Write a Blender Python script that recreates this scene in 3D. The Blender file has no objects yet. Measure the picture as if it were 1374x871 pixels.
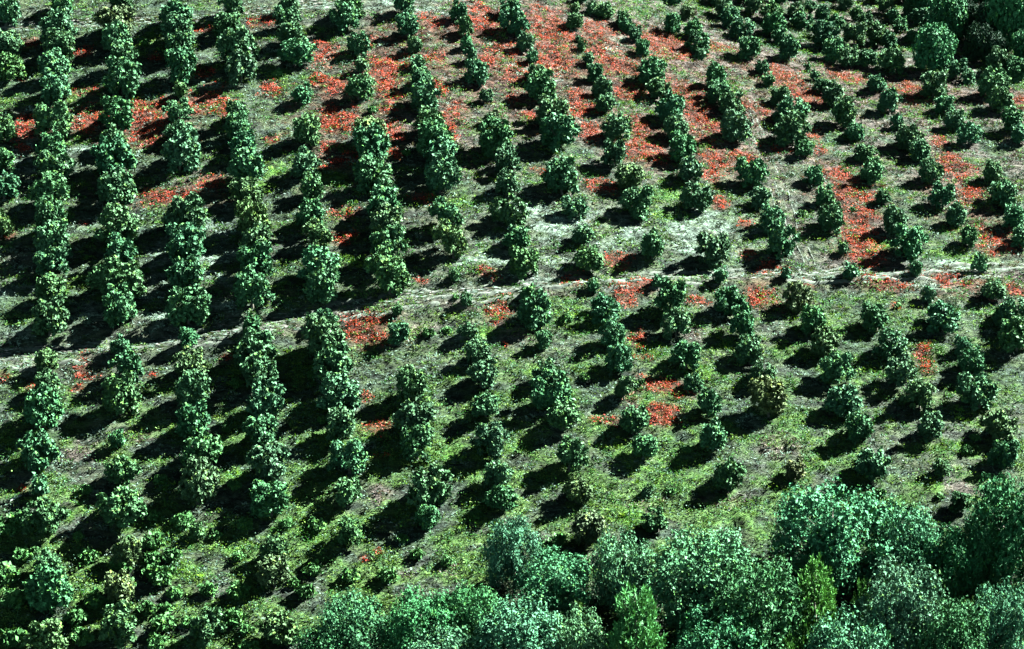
import bpy, math, random
import numpy as np

random.seed(7)
rng = np.random.default_rng(7)
scene = bpy.context.scene
COL = scene.collection

# ------------------------------------------------------------------ camera
PHOTO_W, PHOTO_H = 1374, 871
DIST, PITCH, HALF = 310.0, math.radians(16.0), 61.0 / 310.0
CAM = np.array([0.0, -DIST * math.cos(PITCH), DIST * math.sin(PITCH)])
cam_data = bpy.data.cameras.new('camera')
cam_data.sensor_width = 36.0
cam_data.lens = 18.0 / HALF
cam_data.clip_start, cam_data.clip_end = 1.0, 3000.0
cam = bpy.data.objects.new('camera', cam_data)
COL.objects.link(cam)
cam.location = CAM
cam.rotation_euler = (math.pi / 2 - PITCH, 0, 0)
scene.camera = cam

# ------------------------------------------------------------------ light
SUN_EL, SUN_AZ = math.radians(41.0), math.radians(69.0)      # azimuth clockwise from +Y
world = bpy.data.worlds.new('World')
scene.world = world
world.use_nodes = True
wn = world.node_tree
bg = wn.nodes['Background']
sky = wn.nodes.new('ShaderNodeTexSky')
sky.sky_type = 'NISHITA'
sky.sun_disc = False
sky.sun_elevation, sky.sun_rotation = SUN_EL, SUN_AZ
sky.altitude = 1200.0
sky.air_density, sky.dust_density, sky.ozone_density = 0.14, 0.0, 0.3
tint = wn.nodes.new('ShaderNodeMix')
tint.data_type = 'RGBA'; tint.blend_type = 'MULTIPLY'
tint.inputs['Factor'].default_value = 1.0
tint.inputs['B'].default_value = (0.92, 1.0, 0.58, 1)
wn.links.new(sky.outputs['Color'], tint.inputs['A'])
wn.links.new(tint.outputs['Result'], bg.inputs['Color'])
bg.inputs['Strength'].default_value = 0.05
sun_data = bpy.data.lights.new('sun', 'SUN')
sun_data.energy = 5.0
sun_data.angle = math.radians(0.5)
sun_data.color = (0.88, 1.0, 0.91)
sun = bpy.data.objects.new('sun', sun_data)
COL.objects.link(sun)
sun.location = (120, 60, 150)
sun.rotation_euler = (math.pi / 2 - SUN_EL, 0, math.pi - SUN_AZ)
scene.view_settings.view_transform = 'Standard'
scene.view_settings.look = 'None'
scene.view_settings.exposure = 3.6
scene.view_settings.gamma = 1.0
scene.view_settings.use_curve_mapping = False
scene.cycles.max_bounces = 5
scene.cycles.diffuse_bounces = 0
scene.cycles.transparent_max_bounces = 4

# ------------------------------------------------------------------ noise
_tab = np.random.default_rng(11).random((8, 256, 256))


def vnoise(x, y, k=0):
    x = np.asarray(x, float); y = np.asarray(y, float)
    xi = np.floor(x).astype(int); yi = np.floor(y).astype(int)
    fx = x - xi; fy = y - yi
    fx = fx * fx * (3 - 2 * fx); fy = fy * fy * (3 - 2 * fy)
    t = _tab[k]
    a = t[xi & 255, yi & 255]; b = t[(xi + 1) & 255, yi & 255]
    c = t[xi & 255, (yi + 1) & 255]; d = t[(xi + 1) & 255, (yi + 1) & 255]
    return (a * (1 - fx) + b * fx) * (1 - fy) + (c * (1 - fx) + d * fx) * fy


def fbm(x, y, k=0, o=4):
    s = 0; a = 0.5; n = 0
    for i in range(o):
        s = s + a * vnoise(np.asarray(x) * 2 ** i + 17 * i, np.asarray(y) * 2 ** i - 9 * i, (k + i) % 8)
        n += a; a *= 0.5
    return s / n


def smooth(e0, e1, v):
    t = np.clip((v - e0) / (e1 - e0), 0, 1)
    return t * t * (3 - 2 * t)


# ------------------------------------------------------------------ terrain height
SKEW = 0.16                                       # the hill also falls away towards +x
_u = np.arange(-700, 901, 0.5)
_deg = np.interp(_u, [-700, -220, -120, -85, -60, 0, 70, 130, 220, 400, 900],
                 [0, 0, 6, 20, 28, 25.5, 20.5, 17, 12, 4, 0])
_z = np.cumsum(np.tan(np.radians(_deg))) * 0.5
_z = _z - np.interp(0, _u, _z)
CREST = None                                      # line beyond which the hill lies flatter
PITS = []                                         # dug planting basins
RUTS = None                                       # wheel ruts x = f(y)
TRACK = None                                      # grassy terrace line y = f(x)


def rut_mask(x, y):
    d = x - np.interp(y, *RUTS[:2])
    return np.exp(-((np.abs(d) - 0.75) / 0.32) ** 2) * (y > RUTS[0][0]) * (y < RUTS[0][-1])


def height(x, y, detail=False):
    x = np.asarray(x, float); y = np.asarray(y, float)
    xr = 22.0 * np.logaddexp(0, np.clip(x, -400, 400) / 22.0)
    u = y - SKEW * xr + 2.0 * np.sin(x / 27.0 + 0.8)
    z = np.interp(u, _u, _z)
    z = z - 0.15 * smooth(-25, 60, x) * 9.0 * np.logaddexp(0, np.minimum(u + 12, 160) / 9.0)
    if CREST is not None:
        p, n = CREST
        d = (x - p[0]) * n[0] + (y - p[1]) * n[1]
        soft = 3.0 * np.logaddexp(0, d / 3.0)
        z = z - 0.07 * np.minimum(soft, 120)
    if TRACK is not None:
        d = y - np.interp(x, TRACK[0], TRACK[1])
        w = 1.9
        z = z - 1.25 * (d / w) * np.exp(-(d / w) ** 2)
    for cx, cy, q in PITS:
        d = np.sqrt((x - cx) ** 2 + (y - cy) ** 2) / q
        z = z - 0.75 * np.exp(-(d / 0.75) ** 4) + 0.22 * np.exp(-((d - 1.25) / 0.3) ** 2)
    if RUTS is not None:
        z = z - 0.16 * rut_mask(x, y)
    if detail:
        z = z + 0.5 * (fbm(x / 14, y / 14, 1, 3) - 0.5)
        z = z + 0.50 * (fbm(x / 2.6, y / 1.7, 2, 3) - 0.5)
        z = z + 0.36 * (vnoise(x / 1.2, y / 0.9, 4) - 0.5)
    return z


FWD = np.array([0, math.cos(PITCH), -math.sin(PITCH)])
UP = np.array([0, math.sin(PITCH), math.cos(PITCH)])


def ray_dir(px, py):
    return FWD + np.array([1.0, 0, 0]) * ((px - PHOTO_W / 2) / (PHOTO_W / 2) * HALF) \
        + UP * ((PHOTO_H / 2 - py) / (PHOTO_W / 2) * HALF)


def cast(px, py):
    """point of the hillside seen at a photograph position"""
    d = ray_dir(px, py)
    t = np.arange(120, 900, 1.5)
    P = CAM[None] + t[:, None] * d[None]
    hit = np.where(P[:, 2] < height(P[:, 0], P[:, 1]))[0]
    if len(hit) == 0:
        return CAM + d * 900
    lo, hi = t[hit[0]] - 1.5, t[hit[0]]
    for _ in range(14):
        m = (lo + hi) / 2
        q = CAM + m * d
        if q[2] < height(q[0], q[1]): hi = m
        else: lo = m
    return CAM + hi * d


def depth(p):
    return float(np.dot(np.asarray(p) - CAM, FWD))


PPM = (PHOTO_W / 2) / HALF                        # photograph pixels per metre at depth 1

_c = np.array([cast(*q)[:2] for q in ((700, 8), (850, 42), (1000, 80), (1120, 92), (1240, 118), (1374, 136))])
_fit = np.polyfit(_c[:, 0], _c[:, 1], 1)
_n = np.array([-_fit[0], 1.0]); _n /= np.linalg.norm(_n)
CREST = (np.array([0.0, _fit[1]]), _n)
_t = np.array([cast(*q)[:2] for q in ((-160, 500), (0, 481), (200, 463), (400, 430), (520, 405), (640, 392), (760, 380),
                                      (900, 372), (1100, 366), (1374, 362), (1500, 360))])
TRACK = (_t[:, 0].copy(), _t[:, 1].copy())
_p = np.array([cast(*q)[:2] for q in ((-160, 44), (0, 36), (110, 32), (200, 30), (262, 27), (330, 20), (402, 10), (460, -2), (560, -30))])
PATH = (_p[:, 0].copy(), _p[:, 1].copy())
_w = np.array([cast(*q)[:2] for q in ((640, -8), (700, 8), (850, 46), (1000, 82), (1120, 94), (1240, 118), (1374, 138), (1480, 152))])
CREST_PATH = (_w[:, 0].copy(), _w[:, 1].copy())


def crest_mask(x, y):
    d = y - np.interp(x, *CREST_PATH)
    return np.exp(-(d / 2.3) ** 2) * smooth(CREST_PATH[0][0], CREST_PATH[0][0] + 12, x)


_r = np.array([cast(*q)[:2] for q in ((1082, 352), (1058, 300), (1040, 235), (1022, 185), (1000, 130))])
_q = [cast(985, 703), cast(1055, 603)]
RUTS = (_r[:, 1].copy(), _r[:, 0].copy())
PITS = [(_q[0][0], _q[0][1], 1.35), (_q[1][0], _q[1][1], 1.0)]

# ------------------------------------------------------------------ patches of ground colour (photograph spot and half size)
RED = """35,172,24,15 40,158,26,7 120,163,19,17 200,158,24,18 195,190,15,9 281,140,24,16 243,262,30,8 212,262,22,9 285,243,20,8
272,98,10,6 38,58,15,6 110,70,10,5 208,77,9,4 345,25,12,7 362,116,13,10 275,40,12,3 115,122,15,6 32,200,8,6 30,104,5,3
517,88,24,14 516,116,15,12 524,127,14,9 521,145,10,8 530,178,15,13 434,75,18,12 450,117,16,9 426,107,10,7 453,160,22,14
443,196,11,8 454,217,23,8 460,286,19,8 464,320,14,7 581,27,20,7 646,25,22,18 656,40,16,8 585,77,12,8 670,67,20,8 657,83,11,8
685,98,20,9 605,155,14,18 600,172,14,10 533,207,8,5 564,267,13,4 350,28,12,6 509,52,11,6 367,188,8,4 494,60,8,6 590,120,12,8
735,41,26,22 742,83,19,14 762,62,11,7 807,45,22,12 828,90,26,10 842,121,19,8 887,58,36,13 920,66,22,6 918,124,23,10
780,131,13,6 773,150,16,12 794,148,11,6 790,177,14,8 708,155,11,5 935,150,17,12 952,169,24,8 856,169,11,12 863,205,24,11
887,210,13,6 942,190,13,6 959,214,22,10 1000,213,26,6 952,235,10,9 966,270,10,7 804,248,17,8 728,229,13,5 689,134,9,4
690,97,18,10 687,62,11,8 1000,142,10,6 812,70,18,9 870,100,16,7
1059,107,22,10 1079,128,22,9 1135,103,17,5 1220,124,16,8 1021,148,11,6 1041,200,13,5 1100,201,9,5 1124,234,17,7 1145,262,23,12
1155,286,19,14 1279,224,19,12 1303,262,17,8 1262,190,11,8 1370,138,9,6 1093,180,8,6 960,62,18,5
1152,300,21,14 1162,332,19,16 1162,356,17,6 1338,325,23,12 1021,397,21,13 1183,380,26,7 1272,376,20,8 1365,390,13,7
1241,476,10,17 1203,409,7,6 1086,380,13,6 1035,366,17,4 935,402,17,6 863,376,17,6 840,394,11,10 857,452,10,9 868,480,13,4
887,518,25,10 883,555,20,8 811,564,15,4 828,347,15,10 1000,299,11,6 1004,340,12,6 490,445,23,15 490,430,12,6 650,366,15,7
666,421,15,10 502,573,19,8 566,375,5,3 493,533,5,4 678,464,5,4 679,395,9,3 12,314,9,5 110,490,7,11 117,506,13,5 5,507,10,6
40,518,6,4 103,521,7,4 203,504,7,3 303,480,8,5 115,299,7,3 509,612,11,4 507,740,5,4 490,748,5,4 30,657,4,3 770,378,12,4"""
PALE = """770,300,75,24 720,290,40,16 850,315,50,14 930,322,55,16 665,345,45,12 215,425,26,14 285,415,40,10 220,335,30,12
285,310,32,12 205,375,26,10 40,445,40,8 100,448,30,7 590,10,50,12 510,6,40,8 740,375,60,6 430,5,40,5 760,150,18,6 830,55,16,9
826,68,12,6 720,95,30,10 1290,360,60,5 1230,380,50,6 640,455,30,8 730,345,40,8 950,300,60,18 690,280,40,14 45,222,40,10
230,345,60,12 290,372,40,9 300,345,40,8 120,420,22,8 120,300,24,6 30,392,40,8 215,395,30,9 300,285,30,8 110,205,20,6 40,190,30,5 620,450,25,8 770,160,20,8 610,690,10,6 905,160,22,7"""
MAUVE = """110,608,40,13 190,583,34,8 1160,97,70,8 1240,116,60,9 1060,82,50,8 1320,126,50,8 980,85,40,10 930,90,40,12 590,408,70,8
500,420,60,7 1210,365,90,6 1350,365,40,8 660,440,30,9 570,437,20,7 550,170,18,8 640,235,20,8 1050,603,40,12 980,670,30,9
545,770,14,8 600,765,12,7 1280,655,40,8 1195,700,14,8 510,660,12,12 870,680,30,7 90,612,30,8 400,445,50,5 740,395,40,5
1180,300,16,8 930,445,20,10 700,450,30,10 1060,300,30,10 860,560,20,8 620,190,24,14 590,30,26,12"""
GREEN = """760,425,22,18 775,495,28,8 640,446,26,8 612,605,24,9 615,690,16,6 325,505,26,9 312,572,16,9 90,126,12,6 195,58,10,6
372,97,14,7 410,492,34,12 430,540,40,12 240,590,24,9 225,652,14,6 305,640,24,9 420,718,36,14 550,690,20,12 630,692,20,12
655,610,22,10 830,600,30,9 790,680,24,9 840,690,30,12 890,640,40,16 1290,602,20,9 1310,560,24,9 1245,650,18,9 1190,680,20,9
980,455,24,9 880,470,14,9 1060,470,24,10 1130,510,26,10 1180,560,26,10 720,500,20,12 870,535,10,8 1310,420,26,6 1155,640,30,6
700,600,24,10 555,610,24,8 370,660,18,8 340,590,20,9 250,770,26,12 200,760,24,9 230,715,16,9 310,735,26,9 110,690,24,9
985,78,8,5 1250,92,8,4 1095,435,24,10 60,330,24,6 430,235,22,9 350,250,16,9 365,230,20,10 620,270,24,8 510,205,14,7 900,262,30,8
905,290,24,6 1290,345,40,6 1180,330,14,6 440,590,34,9 20,595,26,14 40,615,20,9 640,340,20,6 480,350,20,6 470,395,16,5 950,500,30,9"""


BROWN = """740,60,60,50 830,80,70,38 900,72,70,24 1060,115,55,20 930,140,45,30 600,110,50,50 500,105,45,40 650,60,60,38 1140,265,34,40
960,200,44,30 1160,330,30,30 560,60,60,40 1180,110,90,12 880,190,50,30 790,140,40,30 1020,100,50,22 450,150,40,60 700,120,50,36
1000,150,40,20 1220,130,50,12 1290,240,36,26 1320,300,40,30 200,165,60,26 60,165,50,18 240,262,60,12 880,540,34,30 1020,390,50,16
1240,375,90,10 490,445,40,20 1330,130,60,10"""


def patches(text, grow=1.0):
    out = []
    for w in text.split():
        px, py, rx, ry = map(float, w.split(','))
        c = cast(px, py)
        b = abs(cast(px, py - ry)[1] - cast(px, py + ry)[1]) / 2
        out.append((c[0], c[1], rx * depth(c) / PPM * grow, b * grow))
    return np.array(out)


PATCH = {k: patches(v, w) for k, v, w in (('red', RED, 1.15), ('pale', PALE, 1.0), ('mauve', MAUVE, 1.0), ('green', GREEN, 1.1), ('brown', BROWN, 1.1))}


def patch_mask(x, y, key, soft=0.45):
    """0..1 cover of one kind of ground, with ragged edges"""
    x = np.asarray(x, float); y = np.asarray(y, float)
    k = {'red': 0, 'pale': 2, 'mauve': 4, 'green': 6, 'brown': 3}[key]
    wob = (fbm(x / 1.5 + 40 * k, y / 1.2, k, 3) - 0.5) * 1.5 + (fbm(x / 5 + 9 * k, y / 4, k + 1, 2) - 0.5) * 0.8
    m = np.zeros(x.shape)
    for cx, cy, a, b in PATCH[key]:
        near = (np.abs(x - cx) < 2.2 * a + 1) & (np.abs(y - cy) < 2.2 * b + 1)
        if not near.any():
            continue
        d = np.sqrt(((x[near] - cx) / a) ** 2 + ((y[near] - cy) / b) ** 2)
        m[near] = np.maximum(m[near], smooth(1.0 + soft, 1.0 - soft, d + wob[near]))
    return m


# ------------------------------------------------------------------ material helpers
def new_mat(name):
    m = bpy.data.materials.new(name)
    m.use_nodes = True
    nt = m.node_tree
    nt.nodes.clear()
    out = nt.nodes.new('ShaderNodeOutputMaterial')
    return m, nt, out


def node(nt, kind, **kw):
    n = nt.nodes.new(kind)
    for k, v in kw.items():
        setattr(n, k, v)
    return n


def mix_rgb(nt, fac, a, b, blend='MIX'):
    n = node(nt, 'ShaderNodeMix', data_type='RGBA', blend_type=blend)
    for key, v in (('Factor', fac), ('A', a), ('B', b)):
        s = n.inputs[key]
        if hasattr(v, 'links'): nt.links.new(v, s)
        elif key == 'Factor': s.default_value = v
        else: s.default_value = (*v, 1)
    return n.outputs['Result']


def noise_fac(nt, vec, scale, detail=4, lo=0.35, hi=0.65, rough=0.6):
    n = node(nt, 'ShaderNodeTexNoise')
    n.inputs['Scale'].default_value = scale
    n.inputs['Detail'].default_value = detail
    n.inputs['Roughness'].default_value = rough
    nt.links.new(vec, n.inputs['Vector'])
    r = node(nt, 'ShaderNodeMapRange')
    r.inputs['From Min'].default_value = lo
    r.inputs['From Max'].default_value = hi
    nt.links.new(n.outputs['Fac'], r.inputs['Value'])
    return r.outputs['Result']


def leaf_material(name, rough=0.6, spec=0.16, trans=0.015, use_object=True):
    """leaf colour = colour of the thing x per-leaf variation stored on the mesh"""
    m, nt, out = new_mat(name)
    att = node(nt, 'ShaderNodeVertexColor', layer_name='leaf_tone')
    col = att.outputs['Color']
    if use_object:
        oi = node(nt, 'ShaderNodeObjectInfo')
        col = mix_rgb(nt, 1.0, oi.outputs['Color'], col, 'MULTIPLY')
    p = node(nt, 'ShaderNodeBsdfPrincipled')
    nt.links.new(col, p.inputs['Base Color'])
    p.inputs['Roughness'].default_value = rough
    p.inputs['Specular IOR Level'].default_value = spec
    t = node(nt, 'ShaderNodeBsdfTranslucent')
    warm = mix_rgb(nt, 1.0, col, (1.2, 1.25, 0.6), 'MULTIPLY')
    nt.links.new(warm, t.inputs['Color'])
    mx = node(nt, 'ShaderNodeMixShader')
    mx.inputs['Fac'].default_value = trans
    nt.links.new(p.outputs[0], mx.inputs[1]); nt.links.new(t.outputs[0], mx.inputs[2])
    nt.links.new(mx.outputs[0], out.inputs['Surface'])
    return m


MAT_LEAF = leaf_material('glossy_orchard_leaf')
MAT_SMALL_LEAF = leaf_material('small_grey_leaf', rough=0.65, spec=0.16, trans=0.02)
MAT_NEEDLE = leaf_material('needle', rough=0.6, spec=0.15, trans=0.08)
MAT_GRASS = leaf_material('grass_blade', rough=0.7, spec=0.2, trans=0.15, use_object=False)
MAT_WEED = leaf_material('weed_leaf', rough=0.6, spec=0.25, trans=0.25, use_object=False)


def bark_material():
    m, nt, out = new_mat('bark')
    tc = node(nt, 'ShaderNodeTexCoord')
    f = noise_fac(nt, tc.outputs['Object'], 9, 5)
    c = mix_rgb(nt, f, (0.05, 0.042, 0.032), (0.16, 0.14, 0.115))
    p = node(nt, 'ShaderNodeBsdfPrincipled')
    nt.links.new(c, p.inputs['Base Color'])
    p.inputs['Roughness'].default_value = 0.9
    nt.links.new(p.outputs[0], out.inputs['Surface'])
    return m


MAT_BARK = bark_material()


def ground_material():
    m, nt, out = new_mat('hillside_ground')
    tc = node(nt, 'ShaderNodeTexCoord')
    mp = node(nt, 'ShaderNodeMapping')
    mp.inputs['Scale'].default_value = (0.55, 1.0, 1.0)
    mp.inputs['Rotation'].default_value = (0, 0, math.radians(-8))
    nt.links.new(tc.outputs['Object'], mp.inputs['Vector'])
    v = mp.outputs['Vector']
    vm = node(nt, 'ShaderNodeVertexColor', layer_name='cover')
    sep = node(nt, 'ShaderNodeSeparateColor')
    nt.links.new(vm.outputs['Color'], sep.inputs[0])
    vm2 = node(nt, 'ShaderNodeVertexColor', layer_name='soil')
    sep2 = node(nt, 'ShaderNodeSeparateColor')
    nt.links.new(vm2.outputs['Color'], sep2.inputs[0])
    fine = noise_fac(nt, v, 2.4, 6, 0.40, 0.62, 0.75)
    mid = noise_fac(nt, v, 0.55, 5, 0.38, 0.62)
    big = noise_fac(nt, v, 0.09, 4, 0.40, 0.60)
    fine2 = noise_fac(nt, v, 7.0, 4, 0.40, 0.60, 0.8)
    dry = mix_rgb(nt, fine, (0.014, 0.024, 0.018), (0.095, 0.135, 0.108))
    green = mix_rgb(nt, fine2, (0.016, 0.032, 0.014), (0.075, 0.115, 0.045))
    base = mix_rgb(nt, mid, dry, green)
    mauve = mix_rgb(nt, fine, (0.052, 0.040, 0.037), (0.185, 0.145, 0.135))
    pale = mix_rgb(nt, fine, (0.09, 0.115, 0.095), (0.33, 0.42, 0.36))
    brown = mix_rgb(nt, fine, (0.045, 0.028, 0.021), (0.15, 0.07, 0.052))
    worn = mix_rgb(nt, fine, (0.06, 0.07, 0.06), (0.21, 0.24, 0.21))
    lush = mix_rgb(nt, fine2, (0.022, 0.065, 0.016), (0.12, 0.23, 0.045))
    red = mix_rgb(nt, fine2, (0.06, 0.026, 0.02), (0.20, 0.036, 0.025))
    c = base
    bm = node(nt, 'ShaderNodeMath', operation='MULTIPLY')
    nt.links.new(big, bm.inputs[0]); bm.inputs[1].default_value = 0.35
    c = mix_rgb(nt, bm.outputs[0], c, mauve)
    c = mix_rgb(nt, sep2.outputs[0], c, mauve)
    c = mix_rgb(nt, sep2.outputs[1], c, brown)
    c = mix_rgb(nt, sep.outputs[1], c, pale)
    c = mix_rgb(nt, sep2.outputs[2], c, worn)
    c = mix_rgb(nt, sep.outputs[2], c, lush)
    c = mix_rgb(nt, sep.outputs[0], c, red)
    clump = node(nt, 'ShaderNodeMapRange')
    nt.links.new(noise_fac(nt, v, 1.1, 4, 0.36, 0.64, 0.6), clump.inputs['Value'])
    clump.inputs['To Min'].default_value = 0.22; clump.inputs['To Max'].default_value = 1.05
    c = mix_rgb(nt, 1.0, c, clump.outputs['Result'], 'MULTIPLY')
    p = node(nt, 'ShaderNodeBsdfPrincipled')
    nt.links.new(c, p.inputs['Base Color'])
    p.inputs['Roughness'].default_value = 0.95
    p.inputs['Specular IOR Level'].default_value = 0.1
    bn = node(nt, 'ShaderNodeTexNoise')
    bn.inputs['Scale'].default_value = 3.5
    bn.inputs['Detail'].default_value = 6
    bn.inputs['Roughness'].default_value = 0.7
    nt.links.new(v, bn.inputs['Vector'])
    bp = node(nt, 'ShaderNodeBump')
    bp.inputs['Strength'].default_value = 1.0
    bp.inputs['Distance'].default_value = 0.6
    nt.links.new(bn.outputs['Fac'], bp.inputs['Height'])
    nt.links.new(bp.outputs['Normal'], p.inputs['Normal'])
    nt.links.new(p.outputs[0], out.inputs['Surface'])
    return m


# ------------------------------------------------------------------ mesh helpers
def mesh_arrays(name, verts, faces, mat, tone=None, smooth_shade=False):
    """verts (n,3), faces (m,k) all of one size; tone = colour per vertex"""
    me = bpy.data.meshes.new(name)
    verts = np.ascontiguousarray(verts, dtype=np.float32)
    faces = np.ascontiguousarray(faces, dtype=np.int32)
    m, k = faces.shape
    me.vertices.add(len(verts)); me.vertices.foreach_set('co', verts.ravel())
    me.loops.add(m * k); me.loops.foreach_set('vertex_index', faces.ravel())
    me.polygons.add(m)
    me.polygons.foreach_set('loop_start', np.arange(0, m * k, k, dtype=np.int32))
    me.polygons.foreach_set('loop_total', np.full(m, k, dtype=np.int32))
    if smooth_shade:
        me.polygons.foreach_set('use_smooth', np.ones(m, dtype=bool))
    for key, col in (tone or {}).items():
        a = me.color_attributes.new(key, 'FLOAT_COLOR', 'POINT')
        c = np.ones((len(verts), 4), dtype=np.float32); c[:, :3] = col
        a.data.foreach_set('color', c.ravel())
    me.update(calc_edges=True)
    me.materials.append(mat)
    return me


def link(name, data, parent=None, **props):
    o = bpy.data.objects.new(name, data)
    COL.objects.link(o)
    o.parent = parent
    for k, v in props.items():
        o[k] = v
    return o


def normalize(v):
    return v / np.maximum(np.linalg.norm(v, axis=-1, keepdims=True), 1e-9)


def leaves(base, axis, length, width, r, droop=0.25, fold=0.2, facing=None):
    """rhombic folded leaves: base (n,3), axis (n,3) unit, sizes (n,) -> verts (4n,3), faces (2n,3)"""
    n = len(base)
    ref = r.normal(size=(n, 3)) if facing is None else facing + r.normal(size=(n, 3)) * 0.3
    side = normalize(np.cross(axis, ref))
    nor = np.cross(side, axis)
    L = length[:, None]; Wd = width[:, None]
    tip = base + axis * L + np.array([0, 0, -1.0]) * (droop * L)
    mid = base + axis * L * 0.5
    a = mid + side * Wd * 0.5 + nor * Wd * fold
    b = mid - side * Wd * 0.5 + nor * Wd * fold
    V = np.stack([base, a, tip, b], 1).reshape(-1, 3)
    i = np.arange(n)[:, None] * 4
    F = np.concatenate([i + np.array([[0, 1, 2]]), i + np.array([[0, 2, 3]])], 0)
    return V, F


def tube(path, radii, sides=7):
    V, F = [], []
    path = [np.asarray(p, float) for p in path]
    for i, p in enumerate(path):
        d = normalize((path[min(i + 1, len(path) - 1)] - path[max(i - 1, 0)])[None])[0]
        s = normalize(np.cross(d, [0.31, 0.95, 0.05])[None])[0]
        t = np.cross(d, s)
        for k in range(sides):
            a = 2 * math.pi * k / sides
            V.append(p + radii[i] * (math.cos(a) * s + math.sin(a) * t))
    for i in range(len(path) - 1):
        for k in range(sides):
            k2 = (k + 1) % sides
            F.append((i * sides + k, i * sides + k2, (i + 1) * sides + k2, (i + 1) * sides + k))
    return np.array(V), np.array(F)


def trunk_mesh(name, top, rad, limbs, r, spread):
    """tapered trunk with limbs reaching into the crown"""
    Vs, Fs, off = [], [], 0
    j = lambda s: r.normal(size=3) * s
    pts = [np.array([0, 0, -0.35]), np.array([0, 0, 0.02]), np.array([0, 0, top * 0.35]) + j(0.03) * top,
           np.array([0, 0, top * 0.7]) + j(0.04) * top, np.array([0, 0, top])]
    parts = [tube(pts, [rad * 1.6, rad * 1.35, rad, rad * 0.75, rad * 0.25])]
    for k in range(limbs):
        a = 2 * math.pi * (k + r.random() * 0.6) / limbs
        s = pts[2] + (pts[3] - pts[2]) * r.random()
        e = np.array([math.cos(a) * spread, math.sin(a) * spread, s[2] + spread * (0.35 + 0.6 * r.random())])
        parts.append(tube([s, (s + e) / 2 + np.array([0, 0, -0.06 * spread]), e], [rad * 0.5, rad * 0.33, rad * 0.1], 5))
    for V, F in parts:
        Vs.append(V); Fs.append(F + off); off += len(V)
    return mesh_arrays(name, np.concatenate(Vs), np.concatenate(Fs), MAT_BARK, smooth_shade=True)


def lobes_round(r, n, zc=0.95, zs=0.82, lo=0.22, core=0.60):
    """lobes of a rounded crown of radius 1 standing on z = 0"""
    L = [(np.array([0, 0, zc - 0.05]), core)]
    for k in range(n):
        a = 2 * math.pi * (k * 0.382 + 0.15 * r.random())
        zz = -0.75 + 1.65 * (k + 0.5) / n
        q = math.sqrt(max(0.05, 1 - min(0.95, abs(zz)) ** 2))
        rad = lo + 0.15 * r.random()
        q *= r.uniform(0.85, 1.1)
        c = np.array([math.cos(a) * q * (1 - rad), math.sin(a) * q * (1 - rad), zc + zz * zs * (1 - 0.45 * rad)])
        L.append((c, rad * (0.9 + 0.35 * r.random())))
    return L


def surface_points(L, n, r, zmin=0.06, inner=0.80, jit=(0.84, 1.18)):
    C = np.array([c for c, _ in L]); R = np.array([q for _, q in L])
    w = R ** 2 / (R ** 2).sum()
    pts, nor = [], []
    while sum(len(p) for p in pts) < n:
        i = r.choice(len(L), size=n * 2, p=w)
        d = normalize(r.normal(size=(n * 2, 3)))
        p = C[i] + d * (R[i] * (jit[0] + (jit[1] - jit[0]) * r.random(n * 2)))[:, None]
        dist = np.linalg.norm(p[:, None] - C[None], axis=2) / R[None]
        ok = (dist.min(1) > inner) & (p[:, 2] > zmin)
        pts.append(p[ok]); nor.append(d[ok])
    return np.concatenate(pts)[:n], np.concatenate(nor)[:n]


def crown_mesh(name, L, r, clumps, per, leaf, width, mat, spread=0.9, cup=0.7, wob=0.28, inner_leaves=300, zmin=0.06, droop=0.25, tone_var=0.35, tip=0.15, jit=(0.84, 1.18)):
    P, N = surface_points(L, clumps, r, zmin, jit=jit)
    N = normalize(N + np.array([0, 0, 0.08]) + r.normal(size=N.shape) * wob)
    base = np.repeat(P, per, 0); nn = np.repeat(N, per, 0)
    tang = normalize(np.cross(nn, normalize(r.normal(size=nn.shape))))
    ax = normalize(tang * spread + nn * (0.15 + cup * r.random((len(nn), 1))))
    n = len(base)
    ln = leaf * (0.7 + 0.6 * r.random(n))
    V, F = leaves(base, ax, ln, ln * width * (0.8 + 0.4 * r.random(n)), r, droop, facing=nn)
    ct = 1 + tone_var * (r.random(clumps) * 2 - 1)
    lt = np.repeat(ct, per) * (0.8 + 0.4 * r.random(n))
    young = np.repeat(r.random(clumps) < tip, per)
    tone = lt[:, None] * np.where(young[:, None], np.array([1.45, 1.25, 0.7]), np.array([1.0, 1.0, 1.0]))
    tone = np.repeat(tone, 4, 0)
    # coarse inner leaves, toned darker, added to block light through the crown
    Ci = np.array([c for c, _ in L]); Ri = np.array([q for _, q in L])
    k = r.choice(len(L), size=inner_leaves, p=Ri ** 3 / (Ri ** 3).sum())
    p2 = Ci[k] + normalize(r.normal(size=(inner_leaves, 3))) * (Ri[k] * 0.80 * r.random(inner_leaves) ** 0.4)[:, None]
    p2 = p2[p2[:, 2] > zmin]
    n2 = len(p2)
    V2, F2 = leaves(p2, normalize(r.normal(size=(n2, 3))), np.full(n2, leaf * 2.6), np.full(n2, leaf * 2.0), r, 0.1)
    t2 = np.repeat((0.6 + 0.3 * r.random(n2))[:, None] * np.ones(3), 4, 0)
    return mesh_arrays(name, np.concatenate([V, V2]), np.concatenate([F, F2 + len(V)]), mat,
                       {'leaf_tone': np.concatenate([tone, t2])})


# ------------------------------------------------------------------ setting: the hillside
def axis_coords(lo, hi, fine, far_lo, far_hi):
    mid = np.arange(lo, hi + fine * 0.5, fine)
    a, s = [lo], fine
    while a[-1] > far_lo:
        s *= 1.25; a.append(a[-1] - s)
    b, s = [hi], fine
    while b[-1] < far_hi:
        s *= 1.25; b.append(b[-1] + s)
    return np.concatenate([np.array(a[1:])[::-1], mid, np.array(b[1:])])


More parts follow.
